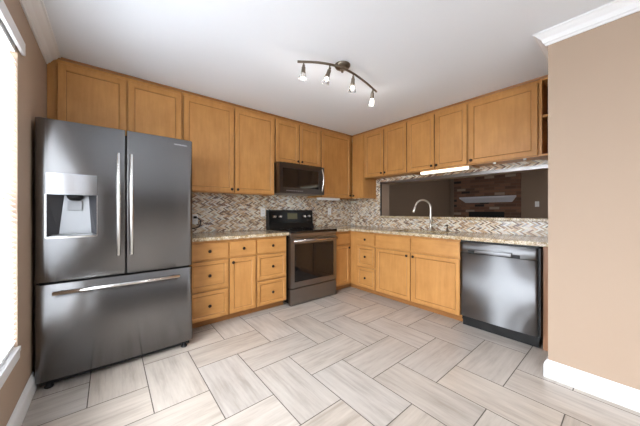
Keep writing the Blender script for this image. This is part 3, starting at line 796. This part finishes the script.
# maker's lettering on the right door, as in the photograph
def lettering(text, size, loc, rot, mat, parent, off, name='lettering'):
    cu = bpy.data.curves.new(name, 'FONT'); cu.body = text; cu.size = size; cu.extrude = 0.0004; cu.align_x = 'CENTER'; cu.space_character = 1.15
    tmp = bpy.data.objects.new(name, cu); COL.objects.link(tmp); bpy.context.view_layer.update()
    me = bpy.data.meshes.new_from_object(tmp.evaluated_get(bpy.context.evaluated_depsgraph_get()))
    bpy.data.objects.remove(tmp); bpy.data.curves.remove(cu)
    me.materials.clear(); me.materials.append(mat)
    o = bpy.data.objects.new(name, me); COL.objects.link(o)
    o.location = Vector(loc) - Vector(off); o.rotation_euler = rot; o.parent = parent
    return o
lettering('SAMSUNG', 0.0185, (0.458, FYF + 0.0052, 1.712), (PI / 2, 0, 0.035), M['numerals'], rd, off)
# base grille, hinge caps, feet
obj('base_grille', box(x0 + 0.02, x1 - 0.02, FYF + 0.05, FYF + 0.08, 0.022, 0.054), M['black'], r, off=off)
for xx in (x0 + 0.06, x1 - 0.06):
    obj('foot', lathe(bmesh.new(), [(0.022, 0.001), (0.024, 0.010), (0.016, 0.014), (0.012, 0.056)], (xx, FYF + 0.055, 0)), M['black'], r, off=off)
    obj('wheel', lathe(bmesh.new(), [(0.018, -0.02), (0.022, -0.012), (0.022, 0.012), (0.018, 0.02)], (xx + (0.05 if xx < 0 else -0.05), FYF + 0.11, 0.023), (1, 0, 0)), M['grey'], r, off=off)
    obj('hinge_cap', box(xx - 0.05, xx + 0.03, FYF + 0.095, FYF + 0.19, 1.7482, 1.772, 0.006), M['black'], r, off=off)

# ------------------------------------------------------------------ range
RX0, RX1, RY = 1.690, 2.448, 2.625
r = thing('kitchen_range', 'dark stainless electric range with black glass top and oven', 'stove', ((RX0 + RX1) / 2, 2.95, 0)); off = r.location.copy()
obj('body', box(RX0 + 0.004, RX1 - 0.004, RY + 0.045, 3.245, 0.030, 0.888), M['black'], r, off=off)
obj('storage_drawer', box(RX0, RX1, RY, RY + 0.044, 0.012, 0.208, 0.006), M['rangesteel'], r, off=off)
bm = bmesh.new()   # oven door frame round the glass
dz0, dz1 = 0.222, 0.836
for q in ((RX0, RX0 + 0.058, dz0, dz1), (RX1 - 0.058, RX1, dz0, dz1), (RX0 + 0.058, RX1 - 0.058, dz0, 0.290), (RX0 + 0.058, RX1 - 0.058, 0.760, dz1)): bx(bm, q[0], q[1], RY - 0.004, RY + 0.043, q[2], q[3], 0.0)
od = obj('oven_door', bm, M['rangesteel'], r, off=off)
obj('window', box(RX0 + 0.0585, RX1 - 0.0585, RY + 0.001, RY + 0.030, 0.2905, 0.7595), M['gloss'], od, off=off)
bm = bmesh.new()
tube(bm, [(RX0 + 0.022, RY - 0.040, 0.800), (RX1 - 0.022, RY - 0.040, 0.800)], 0.0145, 14)
for xx in (RX0 + 0.05, RX1 - 0.05): tube(bm, [(xx, RY - 0.040, 0.800), (xx, RY - 0.003, 0.800)], 0.010, 10)
obj('handle', bm, M['rangehandle'], od, off=off)
obj('front_strip', box(RX0, RX1, RY + 0.004, RY + 0.043, 0.842, 0.8885, 0.003), M['rangesteel'], r, off=off)
obj('cooktop', box(RX0 - 0.002, RX1 + 0.002, RY - 0.014, 3.130, 0.889, 0.922, 0.005), M['gloss'], r, off=off)
for (cx_, cy_, rr) in ((1.88, 2.80, 0.10), (2.26, 2.80, 0.085), (1.88, 3.03, 0.08), (2.26, 3.03, 0.095)):
    bm = bmesh.new(); n = 32
    a = [bm.verts.new((cx_ + rr * math.cos(2 * PI * k / n), cy_ + rr * math.sin(2 * PI * k / n), 0.9224)) for k in range(n)]
    b = [bm.verts.new((cx_ + (rr - 0.003) * math.cos(2 * PI * k / n), cy_ + (rr - 0.003) * math.sin(2 * PI * k / n), 0.9224)) for k in range(n)]
    for k in range(n): bm.faces.new((a[k], a[(k + 1) % n], b[(k + 1) % n], b[k]))
    obj('burner_ring', bm, M['grey'], r, off=off)
bm = prism(bmesh.new(), [(3.131, 0.905), (3.131, 0.925), (3.165, 0.985), (3.176, 1.172), (3.186, 1.182), (3.245, 1.182), (3.245, 0.905)], 'x', RX0 - 0.002, RX1 + 0.002)
bp = obj('control_panel', bm, M['black'], r, off=off)
obj('fascia', prism(bmesh.new(), [(3.1635, 1.005), (3.1715, 1.160), (3.1745, 1.160), (3.1665, 1.005)], 'x', RX0 + 0.01, RX1 - 0.01), M['fascia'], bp, off=off)
for xx in (1.772, 1.862, 2.282, 2.372):
    k = obj('knob', lathe(bmesh.new(), [(0.026, 0.0), (0.026, 0.006), (0.021, 0.009), (0.019, 0.030), (0.015, 0.033)], (xx, 3.1665, 1.088), (0, -1, 0.05), 18), M['rangehandle'], bp, off=off)
obj('display', prism(bmesh.new(), [(3.1645, 1.050), (3.1690, 1.135), (3.1712, 1.135), (3.1667, 1.050)], 'x', 1.99, 2.16), M['display'], bp, off=off)
for xx in (RX0 + 0.06, RX1 - 0.06):
    for yy in (RY + 0.10, 3.18): obj('foot', lathe(bmesh.new(), [(0.02, 0.001), (0.02, 0.012), (0.01, 0.014), (0.01, 0.031)], (xx, yy, 0)), M['black'], r, off=off)

# ------------------------------------------------------------------ microwave
MX0, MX1, MY, MZ0, MZ1 = 1.662, 2.402, 2.83, 1.398, 1.799
r = thing('microwave', 'dark stainless microwave mounted over the range', 'microwave', ((MX0 + MX1) / 2, 3.0, MZ0)); off = r.location.copy()
obj('body', box(MX0, MX1, MY + 0.034, YB - 0.012, MZ0, MZ1, 0.003), M['rangesteel'], r, off=off)
bm = bmesh.new()
for q in ((MX0, MX0 + 0.045, MZ0 + 0.002, MZ1 - 0.004), (MX1 - 0.105, MX1, MZ0 + 0.002, MZ1 - 0.004), (MX0 + 0.045, MX1 - 0.105, MZ0 + 0.002, MZ0 + 0.075), (MX0 + 0.045, MX1 - 0.105, MZ1 - 0.072, MZ1 - 0.004)): bx(bm, q[0], q[1], MY, MY + 0.033, q[2], q[3])
md = obj('door', bm, M['microsteel'], r, off=off)
obj('window', box(MX0 + 0.0455, MX1 - 0.1055, MY + 0.001, MY + 0.026, MZ0 + 0.0755, MZ1 - 0.0725), M['gloss'], md, off=off)
pts = []
for k in range(11):
    t = k / 10; pts.append((MX1 - 0.052, MY - 0.012 - 0.036 * math.sin(PI * t), MZ0 + 0.045 + 0.315 * t))
obj('handle', tube(bmesh.new(), [(MX1 - 0.052, MY - 0.0005, MZ0 + 0.045)] + pts + [(MX1 - 0.052, MY - 0.0005, MZ0 + 0.36)], 0.0125, 12), M['rangehandle'], md, off=off)
bm = bmesh.new()
for k in range(12): bx(bm, MX0 + 0.06 + k * 0.054, MX0 + 0.10 + k * 0.054, MY + 0.006, MY + 0.030, MZ1 - 0.003, MZ1 + 0.0005)
obj('vent', bm, M['black'], r, off=off)
bm = bmesh.new()
for k in range(9): bx(bm, MX0 + 0.10 + k * 0.030, MX0 + 0.118 + k * 0.030, MY - 0.0006, MY + 0.0003, MZ0 + 0.034, MZ0 + 0.040)
obj('touch_keys', bm, M['numerals'], md, off=off)

# ------------------------------------------------------------------ dishwasher (front towards -x)
r = thing('dishwasher', 'stainless steel dishwasher with pocket handle at the counter end', 'dishwasher', (BX - 0.015, 1.117, 0), RZ); Wd = 0.626
obj('body', box(0.004, Wd - 0.004, 0.048, 0.58, 0.060, 0.866), M['black'], r)
def dwbow(bm, xa, xb, z0, z1, yof=0.0, n=24, ty=0.046):
    """front panel bowed out slightly across the width"""
    A = []
    for k in range(n + 1):
        x = xa + (xb - xa) * k / n; t = (x - Wd / 2) / (Wd / 2)
        y = yof + 0.009 * t ** 2
        A.append((bm.verts.new((x, y, z0)), bm.verts.new((x, y, z1)), bm.verts.new((x, ty, z0)), bm.verts.new((x, ty, z1))))
    for a, b in zip(A, A[1:]):
        f = bm.faces.new((a[0], b[0], b[1], a[1])); f.smooth = True
        bm.faces.new((a[2], a[3], b[3], b[2])); bm.faces.new((a[1], b[1], b[3], a[3])); bm.faces.new((a[0], a[2], b[2], b[0]))
    for a in (A[0], A[-1]): bm.faces.new((a[0], a[1], a[3], a[2]))
    return bm
dd = obj('door', dwbow(bmesh.new(), 0.003, Wd - 0.006, 0.108, 0.7455), M['steel'], r)
obj('control_strip', dwbow(bmesh.new(), 0.003, Wd - 0.006, 0.7485, 0.852), M['steel'], dd)
obj('pocket_shade', box(0.080, Wd - 0.130, -0.0012, 0.006, 0.7486, 0.778), M['shade'], dd)  # black block stands in for the shaded hand recess
obj('handle', dwbow(bmesh.new(), 0.135, Wd - 0.185, 0.755, 0.792, -0.014, 24, -0.002), M['steel'], dd)
bm = bmesh.new()
bx(bm, 0.006, Wd - 0.006, 0.006, 0.047, 0.8525, 0.870); bx(bm, Wd - 0.0058, Wd + 0.010, 0.004, 0.047, 0.108, 0.852)
obj('gasket', bm, M['black'], r)
obj('toe_panel', box(0.010, Wd - 0.010, 0.052, 0.066, 0.004, 0.107), M['black'], r)
for xx in (0.04, Wd - 0.04): obj('screw', lathe(bmesh.new(), [(0.008, 0), (0.008, 0.002), (0.004, 0.003)], (xx, 0.0518, 0.075), (0, -1, 0), 10), M['nickel'], r)

# ------------------------------------------------------------------ outlets on the back wall and the plugged-in cord
YT = YB - 0.0078
plate('wall_outlet', 'white outlet plate on the backsplash at the refrigerator, with black plug', 'outlet', (0.770, YT, 1.072), 0, 'outlet', 'backsplash outlets')
plate('wall_outlet', 'white outlet plate on the mosaic just left of the range panel', 'outlet', (1.648, YT, 1.150), 0, 'outlet', 'backsplash outlets')
plate('wall_outlet', 'white outlet plate on the mosaic right of the range, under the cabinet', 'outlet', (2.882, YT, 1.165), 0, 'outlet', 'backsplash outlets')
r = thing('power_cord', 'black cord plugged into the outlet beside the refrigerator', 'cord', (0.770, YT - 0.01, 1.094)); off = r.location.copy()
obj('plug', box(0.754, 0.786, YT - 0.036, YT - 0.0102, 1.080, 1.108, 0.006), M['black'], r, off=off)
pts = []
for k in range(15):
    a = PI * (0.5 - 1.05 * k / 14); pts.append((0.772 + 0.055 * math.cos(a), YT - 0.03 - 0.012 * math.sin(PI * k / 14), 1.030 + 0.062 * math.sin(a)))
pts += [(0.72, YT - 0.025, 0.955), (0.62, YT - 0.025, 0.94), (0.57, YT - 0.025, 0.95)]
obj('cable', tube(bmesh.new(), pts, 0.005, 8), M['black'], r, off=off)

# ------------------------------------------------------------------ under-cabinet lights
r = thing('light_bar', 'lit fluorescent light bar under the wall cabinets over the sink', 'light', (3.17, 1.45, 1.68)); off = r.location.copy()
obj('housing', box(3.158, 3.215, 1.180, 1.748, 1.645, 1.6795, 0.004), M['plastic'], r, off=off)
obj('diffuser', prism(bmesh.new(), [(3.157, 1.677), (3.128, 1.674), (3.120, 1.660), (3.128, 1.646), (3.157, 1.641)], 'y', 1.182, 1.746), M['tube'], r, off=off)
r = thing('light_bar', 'unlit white light bar under the cabinet right of the microwave', 'light', (2.64, 3.03, 1.372)); off = r.location.copy()
obj('housing', box(2.44, 2.86, 2.985, 3.055, 1.349, 1.3855, 0.003), M['plastic'], r, off=off)
obj('diffuser', box(2.45, 2.85, 2.99, 3.05, 1.338, 1.3485, 0.003), M['white'], r, off=off)
for yy, lab in ((0.925, 'small white clip under the wide cabinet, nearer the lit bar'), (0.668, 'small white clip under the wide cabinet, nearer the beige wall')):
    r = thing('cable_clip', lab, 'clip', (3.15, yy, 1.694), 0, 'white clips under the wide cabinet'); off = r.location.copy()
    obj('pad', box(3.135, 3.165, yy - 0.016, yy + 0.016, 1.684, 1.6935, 0.002), M['plastic'], r, off=off)
    obj('hook', box(3.140, 3.160, yy - 0.012, yy + 0.012, 1.664, 1.6838, 0.004), M['plastic'], r, off=off)

# ------------------------------------------------------------------ ceiling track light
r = thing('track_light', 'curved bronze ceiling track light with four spot heads', 'ceiling light', (1.540, 1.575, ZC)); off = r.location.copy()
obj('canopy', lathe(bmesh.new(), [(0.068, -0.0005), (0.068, -0.008), (0.058, -0.022), (0.030, -0.030), (0.012, -0.034), (0.010, -0.062)], (1.540, 1.575, ZC), (0, 0, 1), 28), M['bronze'], r, off=off)
ctrl = [(1.150, 1.683), (1.29, 1.585), (1.44, 1.530), (1.60, 1.522), (1.80, 1.552), (2.045, 1.610)]
pts = []
def cr(p0, p1, p2, p3, t): return 0.5 * ((2 * p1) + (-p0 + p2) * t + (2 * p0 - 5 * p1 + 4 * p2 - p3) * t * t + (-p0 + 3 * p1 - 3 * p2 + p3) * t ** 3)
for i in range(len(ctrl) - 1):
    q = [ctrl[max(i - 1, 0)], ctrl[i], ctrl[i + 1], ctrl[min(i + 2, len(ctrl) - 1)]]
    for k in range(6): pts.append((cr(*[a[0] for a in q], k / 6), cr(*[a[1] for a in q], k / 6), 2.350))
pts.append((*ctrl[-1], 2.350))
obj('bar', tube(bmesh.new(), pts, 0.0095, 12), M['bronze'], r, off=off)
for tx, ty, bx_, by_ in ((1.190, 1.654, 1.189, 1.664), (1.376, 1.552, 1.382, 1.612), (1.621, 1.524, 1.655, 1.571), (1.961, 1.590, 2.020, 1.650)):
    t = Vector((tx, ty, 2.350)); e = Vector((bx_, by_, 2.232)); a = Vector((tx, ty, 2.318)); d = (e - a).normalized(); L = (e - a).length
    bm = tube(bmesh.new(), [t, a], 0.0055, 10); lathe(bm, [(0.009, -0.010), (0.011, 0.0), (0.009, 0.008)], a, d, 14)
    lathe(bm, [(0.010, 0.006), (0.0155, 0.010), (0.0165, 0.045), (0.020, 0.052), (0.018, 0.056)], a, d, 18)
    hd = obj('spot_head', bm, M['bronze'], r, off=off)
    obj('glass_shade', lathe(bmesh.new(), [(0.017, 0.0565), (0.024, 0.070), (0.030, L + 0.002), (0.037, L + 0.012), (0.035, L + 0.012), (0.022, 0.070), (0.012, 0.060)], a, d, 20), M['bulbglass'], hd, off=off)
    obj('bulb', lathe(bmesh.new(), [(0.008, 0.062), (0.016, 0.074), (0.020, L - 0.014), (0.017, L + 0.001), (0.004, L + 0.006)], a, d, 16), M['bulb'], hd, off=off)
    pl = bpy.data.lights.new('spot_bulb', 'POINT'); pl.energy = 0.9; pl.color = (1.0, 0.96, 0.91); pl.shadow_soft_size = 0.02
    po = bpy.data.objects.new('spot_bulb', pl); COL.objects.link(po); po.location = e + d * 0.045
